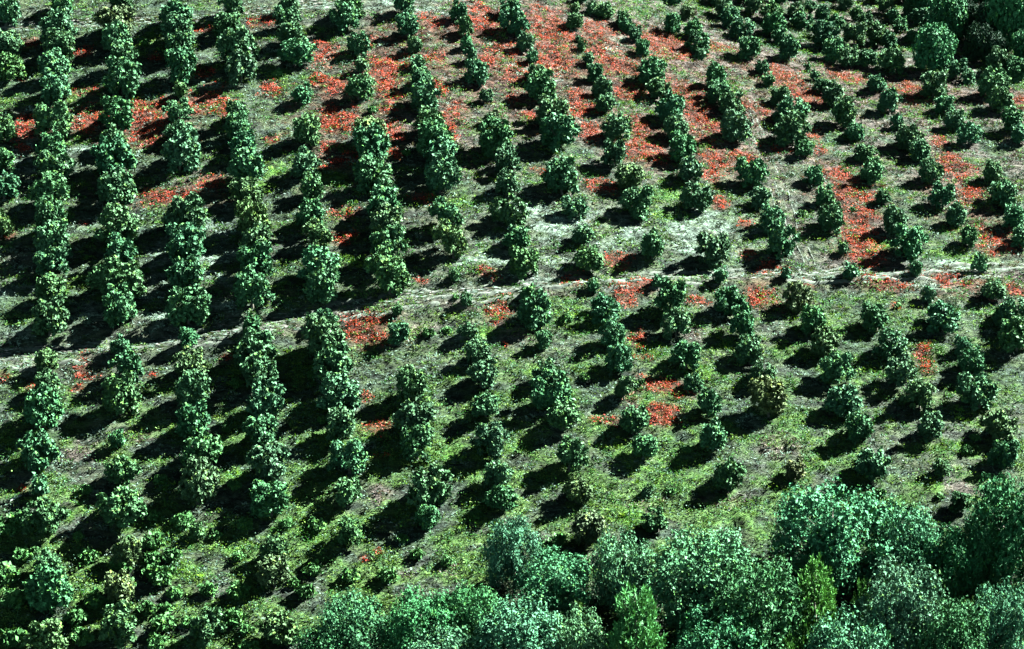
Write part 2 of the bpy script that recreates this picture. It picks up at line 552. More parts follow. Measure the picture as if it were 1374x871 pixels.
gx = axis_coords(-78, 96, 0.55, -900, 900)
gy = axis_coords(-62, 118, 0.5, -420, 1100)
GX, GY = np.meshgrid(gx, gy)
fx, fy = GX.ravel(), GY.ravel()
GZ = height(fx, fy, True)
m_red = patch_mask(fx, fy, 'red', 0.7) * 0.75
m_pale = patch_mask(fx, fy, 'pale', 0.6)
m_green = patch_mask(fx, fy, 'green', 0.6) * smooth(0.3, 0.55, fbm(fx / 1.6, fy / 1.1, 2, 3))
m_mauve = patch_mask(fx, fy, 'mauve', 0.7)
m_brown = patch_mask(fx, fy, 'brown', 0.9) * smooth(0.3, 0.6, fbm(fx / 1.6, fy / 1.1, 7, 3))
d_track = fy - np.interp(fx, *TRACK)
d_path = fy - np.interp(fx, *PATH)
on_path = np.exp(-(d_path / 0.75) ** 2) * (fx < PATH[0][-1] + 3) * smooth(0.25, 0.5, fbm(fx / 6, fy / 3, 3, 2))
m_pale = np.maximum(m_pale * 0.8 * smooth(0.3, 0.62, fbm(fx / 1.8, fy / 0.9, 4, 3)), on_path)
up_r = smooth(12, 60, fy) * smooth(-45, 10, fx)
m_mauve0 = 0.92 * up_r * smooth(0.32, 0.58, fbm(fx / 3, fy / 2, 3, 3))
m_green = np.maximum(m_green, 0.6 * smooth(18, -35, fy) * smooth(0.46, 0.56, fbm(fx / 3.5 + 3, fy / 2.2, 6, 4) + 0.02))
m_terr = np.exp(-((d_track - 0.2) / 1.5) ** 2)
m_terr = 0.6 * m_terr * smooth(0.25, 0.5, fbm(fx / 5, fy / 0.7, 5, 3))
m_mauve = np.maximum(m_mauve * 0.9, 0.7 * np.exp(-(d_track / 1.9) ** 2) * smooth(0.3, 0.6, fbm(fx / 3, fy / 1.2, 5, 3)))
m_mauve = np.maximum(np.maximum(m_mauve, m_mauve0), 0.8 * rut_mask(fx, fy))
m_mauve = np.maximum(m_mauve, 0.95 * crest_mask(fx, fy))
nx, ny = len(gx), len(gy)
ii = (np.arange(ny - 1)[:, None] * nx + np.arange(nx - 1)[None]).ravel()
quads = np.stack([ii, ii + 1, ii + 1 + nx, ii + nx], 1)
ground_me = mesh_arrays('hillside', np.stack([fx, fy, GZ], 1), quads, ground_material(),
                        {'cover': np.stack([m_red, m_pale, m_green], 1),
                         'soil': np.stack([m_mauve, m_brown, m_terr], 1)}, True)
ground = link('hillside', ground_me, kind='structure', label='steep orchard hillside of dry grass, weeds and red patches')

# ------------------------------------------------------------------ orchard trees: row, then centre of crown and width in the photograph
ROWS = {
 'A': "9,19,34 10,58,36 14,92,36y 6,172,36y 4,213,36 6,250,38 2,300,36y",
 'B': "83,5,32 79,38,44 79,62,42 74,90,40 78,116,44 74,165,45 71,200,40 77,227,42 69,257,50 69,294,48 72,325,45 71,352,40 69,384,45y 67,428,50 64,480,34y 65,514,36 59,552,50 55,605,48 53,657,22 57,695,46 65,757,36 69,791,60 59,853,58y",
 'C': "164,3,26 160,29,40r 158,55,38 165,79,40 164,106,46 158,152,44 152,188,38 157,214,52 158,250,52 155,303,48y 164,339,46 162,373,58 165,412,52 162,466,28 169,494,45 162,535,48 158,592,22 165,633,38y 162,681,54y 167,742,36o 165,783,45o 162,842,52",
 'D': "236,19,45 238,43,45 241,64,42 241,92,46 243,124,20y 238,153,31 243,176,34 241,206,52 251,290,48 251,328,46 250,366,46 253,410,52 255,454,28 260,487,42y 260,528,46 257,566,48 264,604,46 265,652,54y 265,712,22y 276,847,44y",
 'E': "310,10,34 307,33,38 317,69,48 324,94,40 317,152,31 320,171,36 324,195,38 331,222,48 332,258,42y 341,293,45y 346,325,44 346,357,46 339,395,44 339,442,22 344,470,48 348,502,46 351,537,48 354,576,48 364,625,48 364,673,48 366,740,30y 368,766,45r 378,842,48y",
 'F': "388,7,26 388,28,30 393,46,38 395,70,40 404,126,30 412,177,40y 412,220,40 421,250,34 419,287,43 430,318,36y 428,356,48 435,388,46 438,425,24 440,456,48 447,490,48 454,525,50 457,568,42 469,612,48 467,660,40y 471,716,32y",
 'G': "471,7,35y 467,27,30 480,62,31 485,91,17 481,118,34 493,176,42y 500,201,48 504,234,46 512,276,43 516,301,42y 517,336,48 523,371,56y 533,418,15 533,446,32 550,518,42 554,557,50 560,594,44 571,655,52 574,693,34",
 'H': "541,7,32 547,34,30 554,59,24 559,86,18 564,105,28 569,134,38 578,165,38 586,186,48 591,214,42 590,240,45 604,291,45 609,326,45y 610,368,15y 626,404,18 629,445,24 640,471,36 645,502,42 652,546,35 660,590,45 666,634,45 674,668,38",
 'I': "616,17,28 622,36,27 626,59,18 634,76,18 640,98,31 652,129,23 659,158,25b 666,188,42 678,214,38 679,245,36 684,286,46 690,319,36 704,354,42y 708,394,22 720,419,46 728,456,28 735,501,36 744,529,50 756,560,42 764,612,45y 773,655,38y 787,712,50r",
 'J': "685,10,28 695,31,34 704,59,25 714,78,16 721,98,28 727,119,40 739,155,40 746,179,52 754,238,50 773,276,32 782,313,31 790,342,40y 795,383,17 813,414,38 820,449,36 832,483,34 837,521,32 849,562,42 863,599,38 868,657,18 883,698,32",
 'K': "771,10,14y 771,28,24 776,51,10 780,62,14 789,81,16 797,98,28 807,119,28 814,141,28 825,172,38 826,207,38 842,236,38y 852,269,36 859,286,22 875,328,40 882,375,17 899,400,48 907,435,38 921,476,40 931,511,28 949,539,40 956,587,40 973,636,42",
 'L': "780,-6,22 793,11,18 812,13,23 835,24,20 844,33,23 851,45,20 862,66,22 876,98,35 883,119,32 895,145,38 906,172,35 918,200,38 926,227,38 933,262,38 959,335,45 966,369,22 983,404,36 997,435,42 1006,468,42 1018,500,34 1031,535,54r 1066,628,32r",
 'M': "908,-6,26 902,33,29 920,13,26y 933,40,27 936,54,30 941,71,18 959,105,32 964,126,34 980,141,34 987,170,42 1011,234,38 1019,263,30 1035,292,36 1047,325,42 1055,368,15 1069,397,42r 1086,428,40 1105,459,42r 1121,497,38 1131,537,46 1150,572,44 1167,619,48",
 'N': "962,-6,30 974,10,32 979,25,31 991,38,30 1004,65,34 1022,91,22 1030,107,18 1043,129,28 1055,148,38 1064,176,42 1079,201,24 1091,234,26 1104,262,32 1114,293,38 1131,333,15 1141,364,21 1176,425,38 1193,462,38 1207,500,42 1234,528,42y 1250,570,48 1264,627,25 1286,674,32",
 'O': "1000,-6,28 1012,10,29 1035,18,30y 1038,35,32 1043,48,26 1059,66,36 1084,90,10 1093,103,14 1103,115,22 1117,127,32 1133,153,38 1145,174,25 1160,207,26 1172,228,38 1184,265,22 1200,295,40 1221,328,44 1229,361,19 1246,397,21 1265,426,45 1291,464,26 1303,490,42 1314,528,48 1338,571,42y",
 'P': "1050,-5,28 1068,13,28 1077,27,28 1097,40,28 1109,50,36 1121,68,34 1142,76,34 1176,112,25 1193,139,33 1203,165,20 1219,183,38 1234,203,31 1252,231,34 1265,263,38 1281,290,31 1300,320,26 1315,356,22 1333,387,32 1353,418,42 1364,450,45 1345,612,40",
 'Q': "1075,-8,24 1089,6,20 1105,16,24 1121,30,22 1146,47,33 1164,75,34 1197,80,40 1252,114,40 1267,141,25 1281,160,31 1300,179,35 1331,232,31 1345,258,45 1360,292,33 1372,320,28",
 'R': "1120,-8,24 1136,5,22 1149,18,24 1164,29,26 1178,48,32 1283,92,32 1299,104,18 1329,114,42 1342,134,36 1357,162,34 1368,180,30",
 'S': "1175,-6,24 1186,10,24 1197,22,24 1209,34,22 1194,54,26 1221,48,24 1336,84,38 1363,92,34",
 'T': "1212,-4,24 1223,11,26 1236,22,26 1241,39,20",
}
TONES = {'': (0.062, 0.165, 0.074), 'y': (0.080, 0.165, 0.064), 'r': (0.094, 0.142, 0.062), 'o': (0.092, 0.150, 0.056), 'b': (0.072, 0.120, 0.066)}
WORDS = {'': 'green', 'y': 'yellow-green', 'r': 'red-tinged', 'o': 'orange-tinged', 'b': 'half-bare brownish'}
ORD = ['', 'first', 'second', 'third', 'fourth', 'fifth', 'sixth', 'seventh', 'eighth', 'ninth', 'tenth', 'eleventh', 'twelfth',
       'thirteenth', 'fourteenth', 'fifteenth', 'sixteenth', 'seventeenth', 'eighteenth', 'nineteenth', 'twentieth']

crowns, trunks = [], []
for v in range(20):
    r = np.random.default_rng(100 + v)
    L = lobes_round(r, 18 + v % 6, zs=0.82 + 0.18 * r.random(), lo=0.17, core=0.56)
    st = np.array([r.uniform(0.86, 1.1), r.uniform(0.86, 1.1), 1.0]); ln_ = r.normal(size=2) * 0.08
    L = [(c * st + np.array([ln_[0], ln_[1], 0]) * c[2] + np.append(r.normal(size=2) * 0.05, r.normal() * 0.06), q * r.uniform(0.72, 1.12)) for c, q in L]
    mid_ = np.array([0, 0, 0.95])
    L = L[:1] + [(np.maximum(mid_ + (c - mid_) * r.uniform(0.82, 1.30), [-9, -9, 0.18]), q) for c, q in L[1:]]
    if v % 3 == 0:                                 # a leader that overtops the crown
        L.append((np.array([r.normal() * 0.2, r.normal() * 0.2, 1.75]), 0.28))
    if v % 4 == 1:                                 # a missing side limb
        L = [e_ for k_, e_ in enumerate(L) if k_ == 0 or not (e_[0][0] > 0.35 and e_[0][2] < 1.0)]
    crowns.append(crown_mesh('orchard_crown', L, r, 380 if v % 5 == 4 else 580, 9, 0.106, 0.54, MAT_LEAF, spread=0.95, cup=0.35, wob=0.42, inner_leaves=1900, droop=0.15, tone_var=0.5, tip=0.25, jit=(0.80, 1.42)))
    trunks.append(trunk_mesh('orchard_trunk', 1.25, 0.065, 5, r, 0.5))
sap_crowns = []
for v in range(4):
    r = np.random.default_rng(150 + v)
    L = lobes_round(r, 7, zs=0.95)
    sap_crowns.append(crown_mesh('sapling_crown', L, r, 150, 8, 0.26, 0.5, MAT_LEAF, spread=0.9, inner_leaves=90, droop=0.25))


def put_tree(name, base, radius, tall, crown_me, trunk_me, color, label, category, group, rot=None):
    e = link(name, None, label=label, category=category, group=group)
    e.empty_display_size = 0.5
    e.location = base
    e.rotation_euler = (random.gauss(0, 0.05), random.gauss(0, 0.05), random.random() * 6.283 if rot is None else rot)
    e.scale = (radius, radius * random.uniform(0.86, 1.10), radius * tall)
    c = link('crown', crown_me, e); c.color = (*color, 1)
    link('trunk', trunk_me, e)
    return e


def jitter(c, s=0.14):
    k = 1 + random.uniform(-s, s)
    return tuple(v * k * (1 + random.uniform(-q, q)) for v, q in zip(c, (0.20, 0.06, 0.12)))


letters = sorted(ROWS)
TREE_SPOTS = []
for row in letters:
    order = len(letters) - letters.index(row)            # rows counted from the dark wood
    items = []
    for w in ROWS[row].split():
        f = w.split(',')
        t = f[2].lstrip('0123456789')
        px, py, wd = float(f[0]), float(f[1]), float(f[2].rstrip('yrob'))
        base = cast(px, py + 0.44 * wd)
        items.append((base, wd * depth(base) / PPM / 2, t))
    yt = [b[1] - float(np.interp(b[0], *TRACK)) for b, _, _ in items]
    up = sorted([i for i in range(len(items)) if yt[i] >= 0], key=lambda i: yt[i])
    dn = sorted([i for i in range(len(items)) if yt[i] < 0], key=lambda i: -yt[i])
    for seq, where in ((up, 'uphill of'), (dn, 'downhill of')):
        for k, i in enumerate(seq):
            b, rad, t = items[i]
            b = np.array([b[0], b[1], float(height(b[0], b[1], True))])
            TREE_SPOTS.append((b[0], b[1], f"{ORD[k + 1]} tree {where} terrace, {ORD[order]} row from dark wood"))
            small = rad < 1.05
            word = WORDS[t]
            lab = f"{word} orchard {'sapling' if small else 'tree'}, {ORD[k + 1]} {where} the terrace, {ORD[order]} row from the dark wood"
            me = random.choice(sap_crowns if small else crowns)
            e = put_tree('orchard_sapling' if small else 'orchard_tree', b, rad * (0.9 if (b[0] - CREST[0][0]) * CREST[1][0] + (b[1] - CREST[0][1]) * CREST[1][1] > 0 else 1.02 if b[0] < -8 else 0.97) * random.uniform(0.93, 1.07), random.uniform(0.92, 1.12) * (1.15 if small else 1),
                         me, random.choice(trunks), jitter(TONES[t]), lab, 'sapling' if small else 'tree', 'orchard trees planted in rows')

# ------------------------------------------------------------------ foreground and background woodland
wood_crowns = []
for v in range(5):
    r = np.random.default_rng(200 + v)
    L = lobes_round(r, 26 + 3 * v, zs=0.9)
    L = [(c * np.array([1.12, 1.12, 1.0]), q * (0.95 if i == 0 else 0.72 * r.uniform(0.8, 1.2))) for i, (c, q) in enumerate(L)]
    wood_crowns.append(crown_mesh('woodland_crown', L, r, 4600, 7, 0.038, 0.5, MAT_SMALL_LEAF, spread=0.95, cup=0.4, wob=0.42, inner_leaves=3000, jit=(0.70, 1.40), zmin=0.05,
                                  droop=0.15, tone_var=0.45, tip=0.1))
wood_trunks = [trunk_mesh('woodland_trunk', 1.5, 0.05, 6, np.random.default_rng(230 + k), 0.55) for k in range(3)]


def conifer_mesh(name, r, shoots=300):
    """cone of upturned brushy shoots, unit radius, height 2.6"""
    V, F, T, off = [], [], [], 0
    Hh = 2.6
    for s in range(shoots):
        z = 0.12 + (Hh - 0.15) * (1 - math.sqrt(r.random()))
        rad = (1 - z / Hh) ** 0.75 * (0.62 + 0.46 * r.random())
        a = r.random() * 2 * math.pi
        c = np.array([math.cos(a) * rad, math.sin(a) * rad, z])
        out = np.array([math.cos(a), math.sin(a), 0])
        axis = normalize((out * (0.55 + 0.3 * r.random()) + np.array([0, 0, 0.9]))[None])[0]
        ln = 0.24 + 0.14 * r.random()
        n = 26
        tt = r.random(n) ** 0.8
        base = c[None] + axis[None] * (tt * ln)[:, None]
        ax = normalize(axis[None] * 0.9 + normalize(r.normal(size=(n, 3))) * 0.8)
        v, f = leaves(base, ax, np.full(n, 0.13), np.full(n, 0.035), r, 0.0)
        V.append(v); F.append(f + off); off += len(v)
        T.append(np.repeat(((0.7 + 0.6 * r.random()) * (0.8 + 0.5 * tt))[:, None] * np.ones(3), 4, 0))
    n = 700
    z = Hh * (1 - np.sqrt(r.random(n)))
    a = r.random(n) * 6.283
    q = (1 - z / Hh) ** 0.75 * 0.75 * np.sqrt(r.random(n))
    v, f = leaves(np.stack([np.cos(a) * q, np.sin(a) * q, z], 1), normalize(r.normal(size=(n, 3))), np.full(n, 0.2), np.full(n, 0.1), r)
    V.append(v); F.append(f + off); T.append(np.full((len(v), 3), 0.7))
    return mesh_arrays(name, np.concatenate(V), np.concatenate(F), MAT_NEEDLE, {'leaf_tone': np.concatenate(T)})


mid_crowns = [crown_mesh('dense_crown', lobes_round(np.random.default_rng(280 + k), 22, zs=0.92), np.random.default_rng(285 + k), 1100, 8, 0.085, 0.5,
                         MAT_LEAF, spread=0.95, inner_leaves=1200, zmin=0.05) for k in range(2)]
conifers = [conifer_mesh('conifer_crown', np.random.default_rng(260 + k)) for k in range(3)]
conifer_trunks = [trunk_mesh('conifer_trunk', 2.4, 0.05, 4, np.random.default_rng(270 + k), 0.4) for k in range(2)]

SILVER, DEEP, FRESH, LIME = (0.080, 0.225, 0.116), (0.042, 0.155, 0.064), (0.055, 0.200, 0.082), (0.062, 0.185, 0.040)
# crown top in the photograph, crown width, pixel row of its foot, leaf colour, label
WOOD = [
 (1112, 648, 165, 800, FRESH, 'tall domed broadleaf tree, highest crown at the wood\'s upper edge'),
 (945, 706, 150, 850, SILVER, 'wide silvery broadleaf tree behind the brushy green pine'),
 (1010, 742, 130, 905, DEEP, 'dark broadleaf tree sloping down beside the yellow-tipped pine'),
 (690, 693, 80, 800, SILVER, 'silvery upright tree at the upper left corner of the wood'),
 (745, 738, 105, 840, SILVER, 'silver-leaved bushy tree below the red-tinged orchard tree'),
 (835, 715, 95, 830, SILVER, 'pale silvery tree spreading just below the last orchard trees'),
 (1200, 672, 105, 790, SILVER, 'pale grey-leaved tree right of the tall domed tree'),
 (1262, 700, 100, 810, DEEP, 'dark broadleaf tree beside the small dark orchard tree'),
 (1352, 632, 130, 800, DEEP, 'large dark tree rising over the wood\'s right end'),
 (1318, 690, 80, 800, DEEP, 'dark mid-height tree in front of the large dark tree'),
 (1205, 752, 120, 900, SILVER, 'bright silvery bushy tree with mint leaves in the wood\'s middle'),
 (1335, 778, 90, 905, SILVER, 'pointed silvery tree standing alone before the dark trees'),
 (1265, 800, 100, 930, DEEP, 'low dark tree between two silvery trees'),
 (700, 800, 130, 930, SILVER, 'low grey-leaved tree left of the small lime conifer'),
 (775, 815, 100, 930, SILVER, 'low silvery tree between the small conifer and brushy pine'),
 (960, 815, 130, 960, DEEP, 'dark low tree right of the brushy green pine'),
 (1140, 815, 110, 950, SILVER, 'silvery shrub-like tree at the foot of the yellow-tipped pine'),
 (560, 790, 100, 900, FRESH, 'leafy green thicket tree below the orchard\'s lowest gap'),
 (480, 795, 110, 910, DEEP, 'dark green thicket tree nearest the yellow orchard bushes'),
 (630, 785, 80, 880, FRESH, 'upright green thicket tree beside the shaded hollow'),
 (590, 838, 100, 945, SILVER, 'silver-flecked low tree in the thicket'),
 (440, 838, 90, 930, DEEP, 'low dark thicket tree at the wood\'s left end'),
 (655, 842, 70, 930, SILVER, 'small grey tree low in the thicket'),
]
for px, py, wd, foot, colr, lab in WOOD:
    b = cast(px, foot)
    dpt = depth(b)
    rad = wd * dpt / PPM / 2
    hgt = (foot - py) * dpt / PPM / math.cos(math.radians(22)) * 0.97
    z = float(height(b[0], b[1], True))
    put_tree('woodland_tree', (b[0], b[1], z), rad, hgt / rad / 1.86, random.choice(wood_crowns), random.choice(wood_trunks),
             jitter(colr, 0.08), lab, 'tree', 'broadleaf trees of the wood at the foot of the hill')
CONES = [
 (857, 772, 92, 945, (0.060, 0.200, 0.062), 'large brushy green pine with upturned shoots among silvery trees'),
 (1090, 742, 80, 900, LIME, 'slender pine with yellow-green tips below the tall domed tree'),
 (1158, 765, 46, 880, LIME, 'thin lime-tipped pine right of the slender yellow-green pine'),
 (1178, 832, 50, 930, LIME, 'bushy lime pine in front of the bright silvery tree'),
 (1100, 845, 32, 930, LIME, 'small lime pine at the foot of the slender pine'),
 (775, 800, 32, 870, (0.070, 0.150, 0.030), 'small lime conifer amid silvery bushes'),
 (1052, 848, 30, 930, LIME, 'tiny lime pine in the shade of the dark sloping tree'),
 (1298, 800, 34, 900, (0.060, 0.110, 0.030), 'dull green young pine beside the pointed silvery tree'),
]
for px, py, wd, foot, colr, lab in CONES:
    b = cast(px, foot)
    dpt = depth(b)
    rad = wd * dpt / PPM / 2
    hgt = (foot - py) * dpt / PPM / math.cos(math.radians(22)) * 0.98
    z = float(height(b[0], b[1], True))
    put_tree('pine_tree', (b[0], b[1], z), rad, hgt / rad / 2.65, random.choice(conifers), random.choice(conifer_trunks),
             colr, lab, 'pine', 'young pines among the broadleaf trees')
DARKWOOD = [  # near-black leaf colours here paint in the deep shade inside the wood
 (1249, 72, 56, 26, FRESH, 'big fresh green rounded tree at the end of the hedge-like rows'),
 (1266, 18, 54, 36, DEEP, 'dark leafy tree beside the deep shade of the dark wood'),
 (1352, 26, 70, 40, (0.060, 0.220, 0.085), 'bright green tall tree at the dark wood\'s far corner'),
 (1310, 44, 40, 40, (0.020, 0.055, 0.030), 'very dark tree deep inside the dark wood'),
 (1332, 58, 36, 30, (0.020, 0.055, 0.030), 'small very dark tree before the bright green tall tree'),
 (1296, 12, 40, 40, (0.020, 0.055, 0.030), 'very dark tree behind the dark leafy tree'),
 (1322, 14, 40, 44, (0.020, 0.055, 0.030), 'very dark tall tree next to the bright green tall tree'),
 (1285, -16, 52, 40, DEEP, 'dark tree behind the very dark trees of the wood'),
 (1236, -14, 44, 36, DEEP, 'dark tree where the orchard rows meet the dark wood'),
 (1335, -22, 60, 44, DEEP, 'broad dark tree behind the bright green tall tree'),
 (1376, 48, 40, 44, DEEP, 'dark tree right of the bright green tall tree'),
]
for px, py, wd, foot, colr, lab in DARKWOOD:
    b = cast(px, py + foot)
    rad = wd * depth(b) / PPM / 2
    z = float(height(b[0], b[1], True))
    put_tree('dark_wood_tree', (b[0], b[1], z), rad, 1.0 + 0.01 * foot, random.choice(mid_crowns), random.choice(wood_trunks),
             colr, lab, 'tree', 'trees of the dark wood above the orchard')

# ------------------------------------------------------------------ shrubs that stand alone between the rows
SHRUBS = """206,724,32 215,768,38 31,98,14 195,59,12 372,97,14 197,360,12 500,146,14 1235,278,8 1076,284,12 1144,278,10 640,690,16
1296,603,16 1180,660,18 1308,585,14 748,722,26 733,728,18 985,726,18 395,780,16 575,445,18 600,440,16 330,842,22 612,398,10
860,512,12 1205,408,10 760,425,18 745,495,16 785,505,14 640,455,14 545,205,12 705,318,12 1260,664,14 1225,680,16 480,720,14
290,716,16 320,744,18 105,716,16 420,500,16 432,560,14 318,512,18 305,575,14 900,655,14 920,600,14 1118,478,12 1268,92,10 120,742,26 128,800,30 30,740,28 20,800,34 110,850,32 220,830,34 235,790,24 320,790,30 330,700,22 300,830,28 420,760,26 425,700,24 520,770,26 560,740,20 600,750,20 385,700,20 210,855,30 30,690,20 115,655,18 215,640,20 315,650,18 205,690,20 470,770,24 540,720,18 410,790,26 20,850,34"""
r = np.random.default_rng(300)
for k in range(30):
    SHRUBS += ' %d,%d,%d' % (r.uniform(-5, 420), r.uniform(690, 868), r.uniform(18, 36))
shrub_me = [crown_mesh('shrub_foliage', lobes_round(np.random.default_rng(310 + k), 6, 0.6, 0.5), np.random.default_rng(320 + k), 110, 8, 0.26, 0.5,
                       MAT_LEAF, inner_leaves=60, zmin=0.0) for k in range(3)]
USED = set()
for w in SHRUBS.split():
    px, py, wd = map(float, w.split(','))
    b = cast(px, py + 0.35 * wd)
    rad = wd * depth(b) / PPM / 2
    near = min(TREE_SPOTS, key=lambda t: (t[0] - b[0]) ** 2 + (t[1] - b[1]) ** 2)
    dx, dy = b[0] - near[0], b[1] - near[1]
    how = ('above' if dy > 0 else 'below') if abs(dy) > 2 * abs(dx) else ('on the sunny side of' if dx > 0 else 'on the shadow side of')
    size = 'tiny' if wd < 12 else 'small' if wd < 17 else 'middling' if wd < 23 else 'broad' if wd < 29 else 'spreading'
    near = ' '.join(near[2].replace('tree ', '').replace(' of terrace', ' from terrace').replace(' from dark wood', '').split())
    tones = [('dark-green', 0.84), ('mid-green', 1.02), ('bright-green', 1.22)]
    random.shuffle(tones)
    for tone_word, shade in tones:
        lab = f'{size} {tone_word} shrub {how} {near}'
        if lab not in USED:
            break
    USED.add(lab)
    o = link('wild_shrub', random.choice(shrub_me), None, label=lab, category='shrub', group='wild shrubs between the orchard rows')
    o.location = (b[0], b[1], float(height(b[0], b[1], True)) - 0.03)
    o.scale = (rad, rad, rad * 0.95)
    o.rotation_euler = (0, 0, random.random() * 6.28)
    o.color = (0.055 * shade, 0.155 * shade, 0.045 * shade, 1)

# ------------------------------------------------------------------ ground cover
def visible(x, y, margin=1.06):
    z = height(x, y)
    d = np.stack([x - CAM[0], y - CAM[1], z - CAM[2]], 1)
    f = d @ FWD
    return (np.abs(d[:, 0] / f) < HALF * margin) & (np.abs((d @ UP) / f) < HALF * margin * PHOTO_H / PHOTO_W + 0.004)


def scatter(per_m2, seed):
    g = np.random.default_rng(seed)
    n = int(per_m2 * 174 * 180)
    x = g.uniform(-78, 96, n); y = g.uniform(-62, 118, n)
    ok = visible(x, y)
    return x[ok], y[ok], g


def lerp_palette(g, n, a, b):
    t = g.random(n)[:, None]
    return np.array(a) * (1 - t) + np.array(b) * t


# dry and green grass: tussocks of upright blades, and fallen thatch between them
def grass_colours(g, x, y):
    n = len(x)
    pm, gm, mm = (patch_mask(x, y, k, 0.7) for k in ('pale', 'green', 'mauve'))
    mm = np.maximum(mm, crest_mask(x, y))
    mm = np.maximum(mm, 0.8 * smooth(12, 60, y) * smooth(-45, 10, x) * smooth(0.32, 0.58, fbm(x / 3, y / 2, 3, 3)))
    lush = smooth(0.45, 0.56, fbm(x / 3.5 + 3, y / 2.2, 6, 4) + 0.035 * smooth(25, -35, y)) * 0.85
    straw = lerp_palette(g, n, (0.050, 0.080, 0.062), (0.165, 0.24, 0.195))
    palec = lerp_palette(g, n, (0.14, 0.20, 0.17), (0.34, 0.48, 0.42))
    greenc = lerp_palette(g, n, (0.030, 0.085, 0.022), (0.125, 0.225, 0.055))
    limec = lerp_palette(g, n, (0.05, 0.16, 0.025), (0.18, 0.32, 0.04))
    mauvec = lerp_palette(g, n, (0.070, 0.054, 0.049), (0.21, 0.165, 0.152))
    c = np.where((g.random(n) < lush)[:, None], greenc, straw)
    c = np.where((g.random(n) < mm * 0.75)[:, None], mauvec, c)
    bm = patch_mask(x, y, 'brown', 0.9)
    c = np.where((g.random(n) < bm * 0.5)[:, None], lerp_palette(g, n, (0.09, 0.040, 0.03), (0.19, 0.085, 0.065)), c)
    c = np.where((g.random(n) < gm * 0.7)[:, None], limec, c)
    pm = pm * smooth(0.3, 0.62, fbm(x / 1.8, y / 0.9, 4, 3))
    return 0.76 * np.where((g.random(n) < pm * 0.75)[:, None], palec, c)


x, y, g = scatter(1.9, 400)
keep = g.random(len(x)) < (0.25 + 0.75 * smooth(0.3, 0.62, fbm(x / 3.0, y / 1.8, 5, 3))) * (1 - 0.75 * crest_mask(x, y)) * (1 - 0.8 * np.exp(-((y - np.interp(x, *TRACK)) / 1.4) ** 2))
x, y = x[keep], y[keep]
n, per = len(x), 13
tc = grass_colours(g, x, y) * ((0.6 + 0.8 * g.random(n)) * (0.5 + 0.9 * smooth(0.35, 0.65, fbm(x / 2.0, y / 1.3, 1, 2))))[:, None]
size = np.repeat(0.6 + 1.1 * g.random(n) ** 1.5, per)
N_ = n * per
B = np.repeat(np.stack([x, y, height(x, y, True) - 0.03], 1), per, 0)
o2 = g.normal(size=(N_, 2))
B[:, :2] += o2 * 0.13 * size[:, None]
ax = normalize(np.stack([o2[:, 0] * 0.5 + g.normal(size=N_) * 0.3, o2[:, 1] * 0.5 + g.normal(size=N_) * 0.3, 0.55 + 0.4 * g.random(N_)], 1))
V, F = leaves(B, ax, (0.22 + 0.2 * g.random(N_)) * size, (0.07 + 0.06 * g.random(N_)) * size, g, 0.15, 0.1)
C1 = np.repeat(np.repeat(tc, per, 0) * (0.8 + 0.4 * g.random(N_))[:, None], 4, 0)
x, y, g = scatter(9, 405)
n = len(x)
c2 = grass_colours(g, x, y) * (0.5 + 0.8 * smooth(0.35, 0.65, fbm(x / 2.0, y / 1.3, 1, 2)))[:, None]
ax = normalize(np.stack([g.normal(size=n) * 1.1, g.normal(size=n) * 0.4 - 0.2, 0.2 + 0.3 * g.random(n)], 1))
V2, F2 = leaves(np.stack([x, y, height(x, y, True)], 1), ax, 0.25 + 0.4 * g.random(n), 0.06 + 0.07 * g.random(n), g, 0.1, 0.1)
# bleached flattened grass along the terrace and the upper path
V3, F3, C3, o3 = [], [], [], len(V) + len(V2)
for line, wide, cnt, lo_x, hi_x in ((TRACK, 1.1, 4500, -74, 90), (PATH, 0.7, 4500, -78, PATH[0][-1])):
    x = g.uniform(lo_x, hi_x, cnt); y = np.interp(x, *line) + np.clip(g.normal(size=cnt), -1.6, 1.6) * wide
    ok = (fbm(x / 4, (y - np.interp(x, *line)) / 0.45 + 50, 2, 2) > 0.44) & visible(x, y)
    x, y = x[ok], y[ok]
    n = len(x)
    sl = np.interp(x + 1, *line) - np.interp(x, *line)
    ax = normalize(np.stack([np.ones(n), sl + g.normal(size=n) * 0.18, 0.05 + 0.15 * g.random(n)], 1) * g.choice([-1, 1], n)[:, None])
    ax[:, 2] = np.abs(ax[:, 2])
    v, f = leaves(np.stack([x, y, height(x, y, True) + 0.06], 1), ax, 0.5 + 0.6 * g.random(n), 0.09 + 0.09 * g.random(n), g, 0.05, 0.05)
    c = np.where((g.random(n) < 0.6)[:, None], lerp_palette(g, n, (0.10, 0.135, 0.11), (0.22, 0.28, 0.24)), lerp_palette(g, n, (0.12, 0.105, 0.10), (0.24, 0.205, 0.20)))
    V3.append(v); F3.append(f + o3); C3.append(np.repeat(c, 4, 0)); o3 += len(v)
grass_me = mesh_arrays('grass_cover', np.concatenate([V, V2] + V3), np.concatenate([F, F2 + len(V)] + F3), MAT_GRASS,
                       {'leaf_tone': np.concatenate([C1, np.repeat(c2, 4, 0)] + C3)})
link('grass_cover', grass_me, kind='stuff', label='dry and green grass covering the orchard hillside', category='grass')

